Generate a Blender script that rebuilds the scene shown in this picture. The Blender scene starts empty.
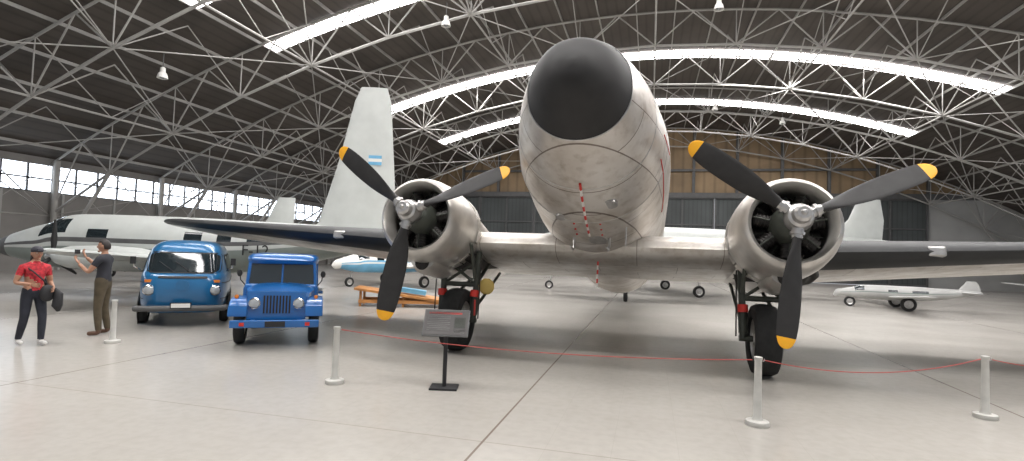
import bpy, bmesh, math, random
from mathutils import Vector, Matrix
random.seed(4)
R=math.radians
# ------------------------------------------------------------------ materials
def nodes(name):
    m=bpy.data.materials.new(name); m.use_nodes=True
    nt=m.node_tree; b=nt.nodes['Principled BSDF']
    return m,nt,b
def pmat(name,col,rough=.5,metal=0,var=.12,scale=3,coat=0,bump=0,emit=0):
    m,nt,b=nodes(name)
    tc=nt.nodes.new('ShaderNodeTexCoord'); n=nt.nodes.new('ShaderNodeTexNoise')
    n.inputs['Scale'].default_value=scale; n.inputs['Detail'].default_value=5
    nt.links.new(tc.outputs['Object'],n.inputs['Vector'])
    r=nt.nodes.new('ShaderNodeValToRGB')
    r.color_ramp.elements[0].position=.3; r.color_ramp.elements[1].position=.7
    r.color_ramp.elements[0].color=tuple(c*(1-var) for c in col)+(1,)
    r.color_ramp.elements[1].color=tuple(min(1,c*(1+var)) for c in col)+(1,)
    nt.links.new(n.outputs['Fac'],r.inputs['Fac']); nt.links.new(r.outputs['Color'],b.inputs['Base Color'])
    b.inputs['Roughness'].default_value=rough; b.inputs['Metallic'].default_value=metal
    b.inputs['Coat Weight'].default_value=coat
    if bump:
        bp=nt.nodes.new('ShaderNodeBump'); bp.inputs['Strength'].default_value=bump; bp.inputs['Distance'].default_value=.01
        nt.links.new(n.outputs['Fac'],bp.inputs['Height']); nt.links.new(bp.outputs['Normal'],b.inputs['Normal'])
    if emit:
        b.inputs['Emission Color'].default_value=col+(1,); b.inputs['Emission Strength'].default_value=emit
    return m
def panelmat(name,c1,c2,line,axes=('Y','Z'),bw=1.1,rh=.55,rough=.40,metal=.65,mortar=.008):
    m,nt,b=nodes(name)
    tc=nt.nodes.new('ShaderNodeTexCoord'); s=nt.nodes.new('ShaderNodeSeparateXYZ'); c=nt.nodes.new('ShaderNodeCombineXYZ')
    nt.links.new(tc.outputs['Object'],s.inputs[0])
    nt.links.new(s.outputs[axes[0]],c.inputs[0]); nt.links.new(s.outputs[axes[1]],c.inputs[1])
    br=nt.nodes.new('ShaderNodeTexBrick'); nt.links.new(c.outputs[0],br.inputs['Vector'])
    br.inputs['Scale'].default_value=1; br.inputs['Brick Width'].default_value=bw; br.inputs['Row Height'].default_value=rh
    br.inputs['Mortar Size'].default_value=mortar; br.inputs['Mortar Smooth'].default_value=.3
    br.inputs['Color1'].default_value=c1+(1,); br.inputs['Color2'].default_value=c2+(1,); br.inputs['Mortar'].default_value=line+(1,)
    def ramp(scale,lo,a,bb,c0):
        n=nt.nodes.new('ShaderNodeTexNoise'); n.inputs['Scale'].default_value=scale; n.inputs['Detail'].default_value=8
        nt.links.new(tc.outputs['Object'],n.inputs['Vector'])
        r=nt.nodes.new('ShaderNodeValToRGB'); r.color_ramp.elements[0].position=a; r.color_ramp.elements[1].position=bb
        r.color_ramp.elements[0].color=c0+(1,); r.color_ramp.elements[1].color=(1,1,1,1)
        nt.links.new(n.outputs['Fac'],r.inputs['Fac']); return n,r
    n,r=ramp(1.5,0,.32,.62,(.68,.63,.57)); n2,r2=ramp(7,0,.30,.50,(.74,.70,.66))
    mx=nt.nodes.new('ShaderNodeMix'); mx.data_type='RGBA'; mx.blend_type='MULTIPLY'; mx.inputs[0].default_value=.85
    nt.links.new(br.outputs['Color'],mx.inputs[6]); nt.links.new(r.outputs['Color'],mx.inputs[7])
    my=nt.nodes.new('ShaderNodeMix'); my.data_type='RGBA'; my.blend_type='MULTIPLY'; my.inputs[0].default_value=.8
    nt.links.new(mx.outputs[2],my.inputs[6]); nt.links.new(r2.outputs['Color'],my.inputs[7])
    nt.links.new(my.outputs[2],b.inputs['Base Color'])
    mr=nt.nodes.new('ShaderNodeMapRange'); mr.inputs[3].default_value=rough+.12; mr.inputs[4].default_value=rough-.10
    nt.links.new(n.outputs['Fac'],mr.inputs[0]); nt.links.new(mr.outputs[0],b.inputs['Roughness'])
    b.inputs['Metallic'].default_value=metal
    return m
def floormat():
    m,nt,b=nodes('polished_floor_tiles')
    tc=nt.nodes.new('ShaderNodeTexCoord'); s=nt.nodes.new('ShaderNodeSeparateXYZ'); nt.links.new(tc.outputs['Object'],s.inputs[0])
    def line(out,off,per,w):
        a=nt.nodes.new('ShaderNodeMath'); a.operation='ADD'; a.inputs[1].default_value=off; nt.links.new(out,a.inputs[0])
        p=nt.nodes.new('ShaderNodeMath'); p.operation='PINGPONG'; p.inputs[1].default_value=per/2; nt.links.new(a.outputs[0],p.inputs[0])
        l=nt.nodes.new('ShaderNodeMath'); l.operation='LESS_THAN'; l.inputs[1].default_value=w; nt.links.new(p.outputs[0],l.inputs[0]); return l.outputs[0]
    def mx2(a,bb,k):
        q0=nt.nodes.new('ShaderNodeMath'); q0.operation='MULTIPLY'; q0.inputs[1].default_value=k; nt.links.new(bb,q0.inputs[0])
        q=nt.nodes.new('ShaderNodeMath'); q.operation='MAXIMUM'; nt.links.new(a,q.inputs[0]); nt.links.new(q0.outputs[0],q.inputs[1]); return q.outputs[0]
    big=mx2(line(s.outputs['X'],1.5,6.0,.012),line(s.outputs['Y'],1.0,6.0,.008),.45)
    small=mx2(line(s.outputs['X'],1.5,.6,.003),line(s.outputs['Y'],1.0,.6,.003),1)
    n=nt.nodes.new('ShaderNodeTexNoise'); n.inputs['Scale'].default_value=.35; n.inputs['Detail'].default_value=7; nt.links.new(tc.outputs['Object'],n.inputs['Vector'])
    n2=nt.nodes.new('ShaderNodeTexNoise'); n2.inputs['Scale'].default_value=9; n2.inputs['Detail'].default_value=6; nt.links.new(tc.outputs['Object'],n2.inputs['Vector'])
    r=nt.nodes.new('ShaderNodeValToRGB'); r.color_ramp.elements[0].position=.25; r.color_ramp.elements[1].position=.75
    r.color_ramp.elements[0].color=(.365,.345,.315,1); r.color_ramp.elements[1].color=(.43,.408,.375,1)
    nt.links.new(n.outputs['Fac'],r.inputs['Fac'])
    r2=nt.nodes.new('ShaderNodeValToRGB'); r2.color_ramp.elements[0].position=.3; r2.color_ramp.elements[1].position=.6
    r2.color_ramp.elements[0].color=(.93,.93,.93,1); r2.color_ramp.elements[1].color=(1,1,1,1); nt.links.new(n2.outputs['Fac'],r2.inputs['Fac'])
    m0=nt.nodes.new('ShaderNodeMix'); m0.data_type='RGBA'; m0.blend_type='MULTIPLY'; m0.inputs[0].default_value=1
    nt.links.new(r.outputs['Color'],m0.inputs[6]); nt.links.new(r2.outputs['Color'],m0.inputs[7])
    m1=nt.nodes.new('ShaderNodeMix'); m1.data_type='RGBA'; m1.inputs[7].default_value=(.31,.29,.26,1)
    k=nt.nodes.new('ShaderNodeMath'); k.operation='MULTIPLY'; k.inputs[1].default_value=.3; nt.links.new(small,k.inputs[0])
    nt.links.new(k.outputs[0],m1.inputs[0]); nt.links.new(m0.outputs[2],m1.inputs[6])
    m2=nt.nodes.new('ShaderNodeMix'); m2.data_type='RGBA'; m2.inputs[7].default_value=(.12,.075,.055,1)
    k2=nt.nodes.new('ShaderNodeMath'); k2.operation='MULTIPLY'; k2.inputs[1].default_value=.7; nt.links.new(big,k2.inputs[0])
    nt.links.new(k2.outputs[0],m2.inputs[0]); nt.links.new(m1.outputs[2],m2.inputs[6])
    nt.links.new(m2.outputs[2],b.inputs['Base Color'])
    mr=nt.nodes.new('ShaderNodeMapRange'); mr.inputs[3].default_value=.17; mr.inputs[4].default_value=.30
    nt.links.new(n.outputs['Fac'],mr.inputs[0]); nt.links.new(mr.outputs[0],b.inputs['Roughness'])
    return m
def ribmat(name,col,axis,per,rough=.6,depth=.25):
    m,nt,b=nodes(name)
    tc=nt.nodes.new('ShaderNodeTexCoord'); s=nt.nodes.new('ShaderNodeSeparateXYZ'); nt.links.new(tc.outputs['Object'],s.inputs[0])
    p=nt.nodes.new('ShaderNodeMath'); p.operation='PINGPONG'; p.inputs[1].default_value=per/2; nt.links.new(s.outputs[axis],p.inputs[0])
    mr=nt.nodes.new('ShaderNodeMapRange'); mr.inputs[1].default_value=0; mr.inputs[2].default_value=per*.2; mr.inputs[3].default_value=1-depth; mr.inputs[4].default_value=1
    nt.links.new(p.outputs[0],mr.inputs[0])
    n=nt.nodes.new('ShaderNodeTexNoise'); n.inputs['Scale'].default_value=.35; n.inputs['Detail'].default_value=8; nt.links.new(tc.outputs['Object'],n.inputs['Vector'])
    r=nt.nodes.new('ShaderNodeValToRGB'); r.color_ramp.elements[0].position=.3; r.color_ramp.elements[1].position=.7
    r.color_ramp.elements[0].color=tuple(c*.75 for c in col)+(1,); r.color_ramp.elements[1].color=tuple(c*1.25 for c in col)+(1,)
    nt.links.new(n.outputs['Fac'],r.inputs['Fac'])
    mx=nt.nodes.new('ShaderNodeMix'); mx.data_type='RGBA'; mx.blend_type='MULTIPLY'; mx.inputs[0].default_value=1
    nt.links.new(r.outputs['Color'],mx.inputs[6]); nt.links.new(mr.outputs[0],mx.inputs[7]); nt.links.new(mx.outputs[2],b.inputs['Base Color'])
    bp=nt.nodes.new('ShaderNodeBump'); bp.inputs['Strength'].default_value=.5; bp.inputs['Distance'].default_value=.04
    nt.links.new(mr.outputs[0],bp.inputs['Height']); nt.links.new(bp.outputs['Normal'],b.inputs['Normal'])
    b.inputs['Roughness'].default_value=rough
    return m
M_floor=floormat()
M_roof=ribmat('corrugated_roof',(.075,.063,.054),'X',.5,.75)
M_truss=pmat('painted_steel_truss',(.36,.35,.33),.55,.1,.15,1)
M_brown=ribmat('brown_wall_panels',(.25,.175,.10),'X',1.0,.7,.3)
M_door=ribmat('hangar_door_sheet',(.06,.068,.068),'X',.4,.6,.3)
M_wall=pmat('concrete_wall',(.22,.21,.20),.8,0,.15,.5)
M_wallL=pmat('light_wall_panel',(.36,.36,.35),.7,0,.1,.5)
M_frame=pmat('dark_steel_frame',(.10,.10,.10),.6,.2)
M_sky=pmat('translucent_skylight',(1.0,.97,.98),.4,0,.02,1,emit=13)
M_win=pmat('daylit_frosted_glass',(.82,.90,1.0),.3,0,.02,1,emit=4)
M_alu=panelmat('aluminium_fuselage_skin',(.64,.61,.575),(.55,.52,.485),(.20,.17,.15))
M_aluw=panelmat('aluminium_wing_skin',(.64,.62,.59),(.57,.55,.52),(.26,.24,.21),('X','Y'),1.4,.7,.40,.65)
M_cowl=pmat('cowling_metal',(.58,.555,.52),.36,.7,.2,2.5)
M_black=pmat('radome_black',(.010,.009,.009),.62,0,.3,5)
M_boot=pmat('rubber_deicer_boot',(.014,.015,.016),.55)
M_blade=pmat('propeller_black',(.014,.013,.013),.6,0,.3,6)
M_yellow=pmat('tip_yellow',(.80,.38,.01),.5)
M_steel=pmat('bare_steel',(.45,.44,.43),.3,.8,.2,8)
M_engine=pmat('engine_dark_metal',(.030,.027,.025),.5,.5,.3,12)
M_tire=pmat('tire_rubber',(.014,.014,.014),.8,0,.3,10,bump=.3)
M_glass=pmat('dark_glass',(.015,.022,.026),.08,0,.1,1,coat=.5)
M_red=pmat('red_paint',(.55,.03,.02),.5)
M_white=pmat('white_paint',(.70,.69,.66),.45,0,.06,2)
M_strut=pmat('gear_dark_green',(.05,.055,.045),.5,.3,.2,8)
M_blue=pmat('blue_car_paint',(.010,.115,.27),.28,0,.08,3,coat=.5)
M_blue2=pmat('bright_blue_car_paint',(.006,.105,.34),.28,0,.08,3,coat=.5)
M_chrome=pmat('chrome',(.6,.6,.6),.2,1,.05)
M_lens=pmat('headlight_lens',(.42,.44,.45),.15,.3,.05)
M_rubber=pmat('black_trim',(.015,.015,.017),.6)
M_post=pmat('post_plastic',(.48,.47,.44),.5,0,.12,6)
M_rope=pmat('red_rope',(.36,.06,.05),.7)
M_wood=pmat('old_wood',(.45,.20,.06),.6,0,.25,4)
M_ochre=pmat('ochre_paint',(.42,.30,.08),.5)
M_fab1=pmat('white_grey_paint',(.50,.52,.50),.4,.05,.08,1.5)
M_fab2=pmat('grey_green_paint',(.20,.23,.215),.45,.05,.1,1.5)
M_fabD=pmat('pale_grey_paint',(.36,.36,.35),.45,.05,.1,1.5)
M_ltblue=pmat('light_blue_paint',(.14,.38,.58),.4)
M_orange=pmat('orange_lens',(.6,.18,.02),.3)
M_sign=pmat('sign_paper',(.085,.08,.078),.75)
M_signt=pmat('sign_print',(.26,.255,.25),.7)

# ------------------------------------------------------------------ mesh builder
class MB:
    def __init__(s): s.v=[];s.f=[];s.m=[]
    def add(s,vs,fs,mat=0,M=None):
        o=len(s.v)
        for p in vs:
            p=Vector(p)
            if M is not None: p=M@p
            s.v.append(p)
        for k,f in enumerate(fs):
            s.f.append([o+i for i in f]); s.m.append(mat[k] if isinstance(mat,list) else mat)
    def loft(s,rings,mat=0,closed=True,c0=True,c1=True,M=None):
        n=len(rings[0]); vs=[p for r in rings for p in r]; fs=[];ms=[]
        for i in range(len(rings)-1):
            for j in range(n if closed else n-1):
                k=(j+1)%n
                fs.append([i*n+j,i*n+k,(i+1)*n+k,(i+1)*n+j]); ms.append(mat(i,j) if callable(mat) else mat)
        if closed and c0: fs.append(list(range(n))[::-1]); ms.append(mat(0,0) if callable(mat) else mat)
        if closed and c1: fs.append([(len(rings)-1)*n+j for j in range(n)]); ms.append(mat(len(rings)-2,0) if callable(mat) else mat)
        s.add(vs,fs,ms,M)
    def tube(s,pts,rad,n=10,mat=0,M=None,cap=True):
        pts=[Vector(p) for p in pts]
        if not isinstance(rad,(list,tuple)): rad=[rad]*len(pts)
        rings=[]; ref=None
        for i,p in enumerate(pts):
            if i==0:d=pts[1]-p
            elif i==len(pts)-1:d=p-pts[i-1]
            else:d=(pts[i+1]-p).normalized()+(p-pts[i-1]).normalized()
            d.normalize()
            if ref is None:
                ref=Vector((0,0,1)) if abs(d.z)<.9 else Vector((1,0,0))
            a=d.cross(ref).normalized(); b=a.cross(d).normalized(); ref=b
            rings.append([p+rad[i]*(math.cos(2*math.pi*k/n)*a+math.sin(2*math.pi*k/n)*b) for k in range(n)])
        s.loft(rings,mat,True,cap,cap,M)
    def cyl(s,p0,p1,r0,r1=None,n=12,mat=0,M=None,cap=True):
        s.tube([p0,p1],[r0,r0 if r1 is None else r1],n,mat,M,cap)
    def box(s,c,sz,mat=0,M=None,rot=None):
        x,y,z=[k/2 for k in sz]; c=Vector(c)
        vs=[Vector(p) for p in [(-x,-y,-z),(x,-y,-z),(x,y,-z),(-x,y,-z),(-x,-y,z),(x,-y,z),(x,y,z),(-x,y,z)]]
        if rot is not None: vs=[rot@p for p in vs]
        s.add([p+c for p in vs],[(0,3,2,1),(4,5,6,7),(0,1,5,4),(1,2,6,5),(2,3,7,6),(3,0,4,7)],mat,M)
    def ball(s,c,r,mat=0,n=14,M=None,fn=None):
        if not isinstance(r,(list,tuple)): r=(r,r,r)
        rings=[]
        for i in range(1,n):
            t=math.pi*i/n
            ring=[]
            for j in range(2*n):
                a=math.pi*j/n
                p=Vector((math.sin(t)*math.cos(a),math.sin(t)*math.sin(a),math.cos(t)))
                if fn: p=fn(p)
                ring.append(Vector((c[0]+r[0]*p.x,c[1]+r[1]*p.y,c[2]+r[2]*p.z)))
            rings.append(ring)
        s.loft(rings,mat,M=M)
    def revolve(s,prof,o=(0,0,0),mat=0,n=32,M=None,c0=False,c1=False):
        rings=[[Vector((o[0]+r*math.cos(2*math.pi*k/n),o[1]+y,o[2]+r*math.sin(2*math.pi*k/n))) for k in range(n)] for y,r in prof]
        s.loft(rings,mat,True,c0,c1,M)
    def obj(s,name,mats,parent=None,loc=(0,0,0),rot=(0,0,0),smooth=True,ang=38,bevel=0):
        me=bpy.data.meshes.new(name); me.from_pydata([tuple(p) for p in s.v],[],s.f)
        for m in (mats if isinstance(mats,(list,tuple)) else [mats]): me.materials.append(m)
        me.polygons.foreach_set('material_index',s.m)
        bm=bmesh.new(); bm.from_mesh(me); bmesh.ops.recalc_face_normals(bm,faces=bm.faces)
        bm.to_mesh(me); bm.free()
        if smooth:
            me.polygons.foreach_set('use_smooth',[True]*len(me.polygons)); me.set_sharp_from_angle(angle=R(ang))
        me.update()
        ob=bpy.data.objects.new(name,me); bpy.context.scene.collection.objects.link(ob)
        ob.location=loc; ob.rotation_euler=rot
        if parent: ob.parent=parent
        if bevel:
            b=ob.modifiers.new('b','BEVEL'); b.width=bevel; b.segments=3; b.limit_method='ANGLE'; b.angle_limit=R(40)
        return ob
def empty(name,loc=(0,0,0),rot=(0,0,0)):
    e=bpy.data.objects.new(name,None); bpy.context.scene.collection.objects.link(e)
    e.location=loc; e.rotation_euler=rot; e.empty_display_size=.2; return e
def cr(st,sub=4):
    out=[]
    for i in range(len(st)-1):
        p0=st[max(0,i-1)];p1=st[i];p2=st[i+1];p3=st[min(len(st)-1,i+2)]
        for k in range(sub):
            t=k/sub
            out.append(tuple(.5*((2*b)+(-a+c)*t+(2*a-5*b+4*c-d)*t*t+(-a+3*b-3*c+d)*t**3) for a,b,c,d in zip(p0,p1,p2,p3)))
    out.append(st[-1]); return out
def wheel(mb,c,Rr,W,tm=0,hm=1,M=None):
    T=Matrix.Translation(c)@Matrix.Rotation(R(-90),4,'Z')
    if M is not None:T=M@T
    h=W/2
    mb.revolve([(-h*.55,Rr*.55),(-h*.9,Rr*.62),(-h,Rr*.78),(-h*.85,Rr*.93),(-h*.5,Rr*.99),(0,Rr),(h*.5,Rr*.99),(h*.85,Rr*.93),(h,Rr*.78),(h*.9,Rr*.62),(h*.55,Rr*.55)],mat=tm,M=T)
    mb.revolve([(-h*.75,.02*Rr),(-h*.8,Rr*.16),(-h*.55,Rr*.22),(-h*.45,Rr*.45),(-h*.7,Rr*.56),(-h*.72,Rr*.6),(h*.72,Rr*.6),(h*.7,Rr*.56),(h*.45,Rr*.45),(h*.55,Rr*.22),(h*.8,Rr*.16),(h*.75,.02*Rr)],mat=hm,M=T,c0=True,c1=True)

# ------------------------------------------------------------------ hangar
HX=32; Y0=-10; Y1=56
def zr(x): return 14.9-.00869*x*x
def zb(x): return 13.0-.0098*x*x
mb=MB(); mb.box((0,(Y0+Y1)/2,-.1),(2*HX,Y1-Y0,.2)); mb.obj('floor',M_floor,smooth=False)
mb=MB(); N=48
top=[];bot=[]
for i in range(N+1):
    x=-HX-.3+(2*HX+.6)*i/N; top.append((x,zr(x)+.25)); bot.append((x,zr(x)+.1))
ring=[*bot,*top[::-1]]
mb.loft([[Vector((x,y,z)) for x,z in ring] for y in (Y0,Y1+.3)])
mb.obj('ceiling',M_roof,smooth=False)
def arcstrip(name,y,x0,x1,w):
    m=MB(); n=44
    rings=[]
    for i in range(n+1):
        x=x0+(x1-x0)*i/n; z=zr(x)+.06
        rings.append([Vector((x,y-w/2,z)),Vector((x,y+w/2,z)),Vector((x,y+w/2,z-.05)),Vector((x,y-w/2,z-.05))])
    m.loft(rings)
    for i in range(0,n+1,2):
        x=x0+(x1-x0)*i/n; m.box((x,y,zr(x)-.02),(.08,w,.06),1)
    m.obj(name,[M_sky,M_truss],smooth=False)
for k,(y,w) in enumerate([(4,.9),(12,.9),(18.2,.75),(23.2,.85),(35.6,1.2),(46.5,1.4)]):
    arcstrip('window_%d'%(k+1),y,-19,19,w)
# trusses
mb=MB()
def st(a,b,r,n=5): mb.cyl(a,b,r,r,n,0,None,False)
ys=[-4+6.6*k for k in range(10)]; ys[-1]=55.4
NX=[-32+4*i for i in range(17)]
for y in ys:
    for i in range(16):
        a,b=NX[i],NX[i+1]; c=(a+b)/2
        st((a,y,zr(a)-.1),(c,y,zr(c)-.1),.065); st((c,y,zr(c)-.1),(b,y,zr(b)-.1),.065)
        st((a,y,zb(a)),(b,y,zb(b)),.07)
        st((a,y,zb(a)),(c,y,zr(c)-.1),.04); st((c,y,zr(c)-.1),(b,y,zb(b)),.04)
        st((a,y,zb(a)),(a,y,zr(a)-.1),.03)
    for sg in(-1,1): st((sg*31.7,y,0),(sg*31.7,y,6),.16,6); st((sg*31.7,y,.1),(sg*28,y,zb(28)),.1)
for j in range(len(ys)-1):
    ya,yb=ys[j],ys[j+1]; ym=(ya+yb)/2
    for i,x in enumerate(NX):
        if i%2==0:
            st((x,ya,zb(x)),(x,yb,zb(x)),.05)
            st((x,ya,zb(x)),(x,ym,zr(x)-.1),.035); st((x,ym,zr(x)-.1),(x,yb,zb(x)),.035)
            st((x,ya,zr(x)-.1),(x,ym,zb(x)),.024); st((x,ym,zb(x)),(x,yb,zr(x)-.1),.024)
        else:
            st((x,ya,zb(x)),(x,ym,zr(x)-.1),.026); st((x,ym,zr(x)-.1),(x,yb,zb(x)),.026)
        if i<16:
            b=NX[i+1]
            if (i+j)%2==0: st((x,ya,zb(x)),(b,yb,zb(b)),.027)
            else: st((b,ya,zb(b)),(x,yb,zb(x)),.027)
x=-31
while x<=31.01:
    z=zr(x)+.02
    mb.box((x,(Y0+Y1)/2,z),(.06,Y1-Y0,.14)); x+=2
mb.obj('roof_truss',M_truss,ang=70)
# side walls
for sg,nm in((-1,'left'),(1,'right')):
    mb=MB()
    mb.box((sg*(HX+.15),(Y0+Y1)/2,2.1),(.3,Y1-Y0,4.2)); mb.box((sg*(HX+.15),(Y0+Y1)/2,6.0),(.3,Y1-Y0,.6))
    mb.box((sg*(HX+.15),53,4.9),(.3,6,1.6))
    y=Y0
    while y<Y1:
        mb.box((sg*(HX-.02),y,2.1),(.12,.12,4.2),1); y+=3
    mb.obj('wall_'+nm,[M_wall,M_wallL],smooth=False)
    mb=MB(); mb.box((sg*(HX+.2),20,4.95),(.05,60,1.5),0)
    y=Y0+.01
    while y<=50:
        mb.box((sg*(HX+.13),y,4.95),(.08,.09,1.5),1)
        y+=1.25
    mb.box((sg*(HX+.13),20,4.95),(.08,60,.08),1); mb.box((sg*(HX+.1),20,4.22),(.16,60,.1),1)
    mb.obj('window_%d'%(7 if sg<0 else 8),[M_win,M_frame],smooth=False)
# back wall
mb=MB()
for i in range(32):
    a=-32+2*i; b=a+2
    vs=[(a,56,8),(b,56,8),(b,56,zr(b)+.05),(a,56,zr(a)+.05)]
    if min(zr(a),zr(b))<8: vs=[(a,56,5),(b,56,5),(b,56,zr(b)+.05),(a,56,zr(a)+.05)]
    vs+= [(p[0],56.3,p[2]) for p in vs]
    mb.add(vs,[(0,1,2,3),(7,6,5,4),(0,4,5,1),(2,6,7,3)])
mb.obj('wall_back',M_brown,smooth=False)
mb=MB()
mb.box((0,55.8,8.1),(56,.5,.5),0)
for i in range(-7,8): mb.box((i*4,55.75,8+(zr(i*4)-8)/2),(.25,.3,zr(i*4)-8),0)
mb.box((0,55.8,10.6),(40,.3,.2),0)
mb.obj('trim_1',M_frame,smooth=False)
for k in range(8):
    xc=-21+6*k
    mb=MB(); mb.box((xc,56.0,4),(5.9,.25,7.9),0)
    for xx in(-2.9,0,2.9): mb.box((xc+xx,55.8,4),(.14,.2,7.9),1)
    for zz in(.15,2.7,5.2,7.8): mb.box((xc,55.8,zz),(5.9,.16,.12),1)
    mb.obj('door_%d'%(k+1),[M_door,M_frame],smooth=False)
for sg in(-1,1):
    mb=MB(); mb.box((sg*28,56.05,4.0),(7.9,.3,8)); mb.obj('trim_%d'%(2 if sg<0 else 3),M_wallL,smooth=False)
# hanging lamps
for (x,y) in [(-11.5,15.5),(-1.0,12.6),(-9,22),(2.6,24),(-6,34),(17,30),(9,42),(14,22.5),(4.2,40),(-20,18)]:
    mb=MB(); z=zb(x)-.3
    mb.cyl((0,0,.9),(0,0,.30),.02,.02,6,1)
    T=Matrix.Rotation(R(90),4,'X')
    mb.revolve([(.32,.04),(.28,.10),(.10,.11),(.05,.16),(-.14,.21),(-.16,.21),(-.14,.18)],mat=0,M=T,n=20,c0=True)
    mb.ball((0,0,-.08),.10,2,8)
    mb.obj('hangar_lamp',[M_white,M_frame,M_lens],loc=(x,y,z))

# ------------------------------------------------------------------ transport airplane
P=empty('twin_engine_transport_airplane',(-.92,7.97,2.42),(R(-9.5),0,0))
PM=Matrix.Translation((-.92,7.97,2.42))@Matrix.Rotation(R(-9.5),4,'X'); PI=PM.inverted()
S0=[(-2.12,.03,1.25,1.31),(-2.08,.20,1.09,1.46),(-1.96,.37,.91,1.64),(-1.76,.52,.75,1.80),(-1.44,.67,.57,1.95),(-1.0,.85,.35,2.09),(-.4,1.02,.10,2.20),(.15,1.12,-.07,2.29),(.3,1.14,-.10,2.32),(.75,1.18,-.19,2.54),(1.1,1.21,-.25,2.66),(1.8,1.24,-.32,2.74),(3,1.25,-.34,2.76),(5.5,1.25,-.34,2.76),(8,1.24,-.30,2.76),(10,1.15,-.12,2.72),(12,.92,.25,2.62),(14,.6,.8,2.4),(16,.25,1.4,2.05),(17,.05,1.65,1.8)]
S=cr(S0,4); NR=56
def fring(st,n=NR,e=2.08):
    y,hw,b,t=st; c=(b+t)/2; h=(t-b)/2
    r=[]
    for k in range(n):
        a=2*math.pi*k/n; cx,sz=math.cos(a),math.sin(a)
        r.append(Vector((hw*math.copysign(abs(cx)**(2/e),cx),y,c+h*math.copysign(abs(sz)**(2/e),sz))))
    return r
def fm(i,j):
    y=(S[i][0]+S[i+1][0])/2; a=360*(j+.5)/NR
    if y<-1.46: return 1
    if .3<y<.85 and (28<a<84 or 96<a<152) and not(52<a<58 or 122<a<128): return 2
    if .95<y<1.5 and (24<a<44 or 136<a<156): return 2
    if y>3 and y<11 and (16<a<30 or 150<a<164) and (y%1.1)<.5: return 2
    return 0
mb=MB(); mb.loft([fring(s) for s in S],fm)
mb.obj('fuselage',[M_alu,M_black,M_glass],P,ang=50)
def fget(y):
    for a,b in zip(S[:-1],S[1:]):
        if a[0]<=y<=b[0]:
            t=(y-a[0])/(b[0]-a[0]+1e-9); return [a[k]+(b[k]-a[k])*t for k in(1,2,3)]
def fus_bottom(y,x):
    hw,lo,hi=fget(y); c=(lo+hi)/2;h=(hi-lo)/2; q=max(0,1-abs(x/hw)**2.08)**(1/2.08); return c-h*q
def fus_pt(y,deg,off=.0):
    hw,lo,hi=fget(y); c=(lo+hi)/2;h=(hi-lo)/2; a=R(deg); e=2/2.08
    return Vector(((hw+off)*math.copysign(abs(math.cos(a))**e,math.cos(a)),y,c+(h+off)*math.copysign(abs(math.sin(a))**e,math.sin(a))))
mb=MB()
yy=-.75;k=0
while yy<.65:
    a=yy;b=yy+.12
    mb.cyl((-.02,a,fus_bottom(a,-.02)-.012),(-.02,b,fus_bottom(b,-.02)-.012),.018,.018,8,k%2); yy=b;k+=1
for yy in(.3,.5,.7):
    for xx in(-.2,0,.2): mb.ball((xx-.02,yy,fus_bottom(yy,xx)),.018,0,6)
for k in range(6): mb.cyl((.02,1.9,-.4-.08*k),(.02,1.9,-.48-.08*k),.016,.016,8,k%2)
mb.obj('warning_streamers',[M_red,M_white],P)
mb=MB()
for xx in(-.28,.28):
    z=fus_bottom(.85,xx); mb.tube([(xx,.9,z+.03),(xx,.84,z-.20),(xx,.74,z-.24),(xx,.45,z-.24)],[.028,.02,.016,.012],8)
for (xx,yy,r) in[(.35,-.2,.11),(-.4,.2,.09),(.1,.9,.15)]:
    z=fus_bottom(yy,xx); mb.cyl((xx,yy,z+.05),(xx,yy-.015,z-.008),r,r,24)
mb.cyl((.55,.7,fus_bottom(.7,.55)+.02),(.55,.75,fus_bottom(.7,.55)-.3),.012,.006,6)
mb.obj('pitot_tubes_and_hatches',M_steel,P)
# red guide lines, panel rings and worn white patches on the cockpit side
mb=MB()
mb.tube([fus_pt(-.1+.12*k,-16-.8*k,.003) for k in range(16)],.008,5,0)
mb.tube([fus_pt(-.1+.10*k,2-.2*k,.003) for k in range(10)],.008,5,0)
for yy in(-1.45,-.62,.22): mb.tube([fus_pt(yy,a,.002) for a in range(-180,181,6)],.006 if yy>-1.4 else .012,5,2)
for(y0,a0,dy,da) in[(-.3,20,.30,8),(.0,13,.22,6),(.25,24,.18,5),(-.1,31,.2,4),(-.45,12,.14,4),(.3,8,.12,4)]:
    rings=[[fus_pt(y0+dy*(u/5)*(1-.25*((v-2)/2)**2),a0+da*v/4,.004) for u in range(6)] for v in range(5)]
    mb.loft(rings,1,closed=False)
mb.obj('nose_markings',[M_red,M_white,M_steel],P)
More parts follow.
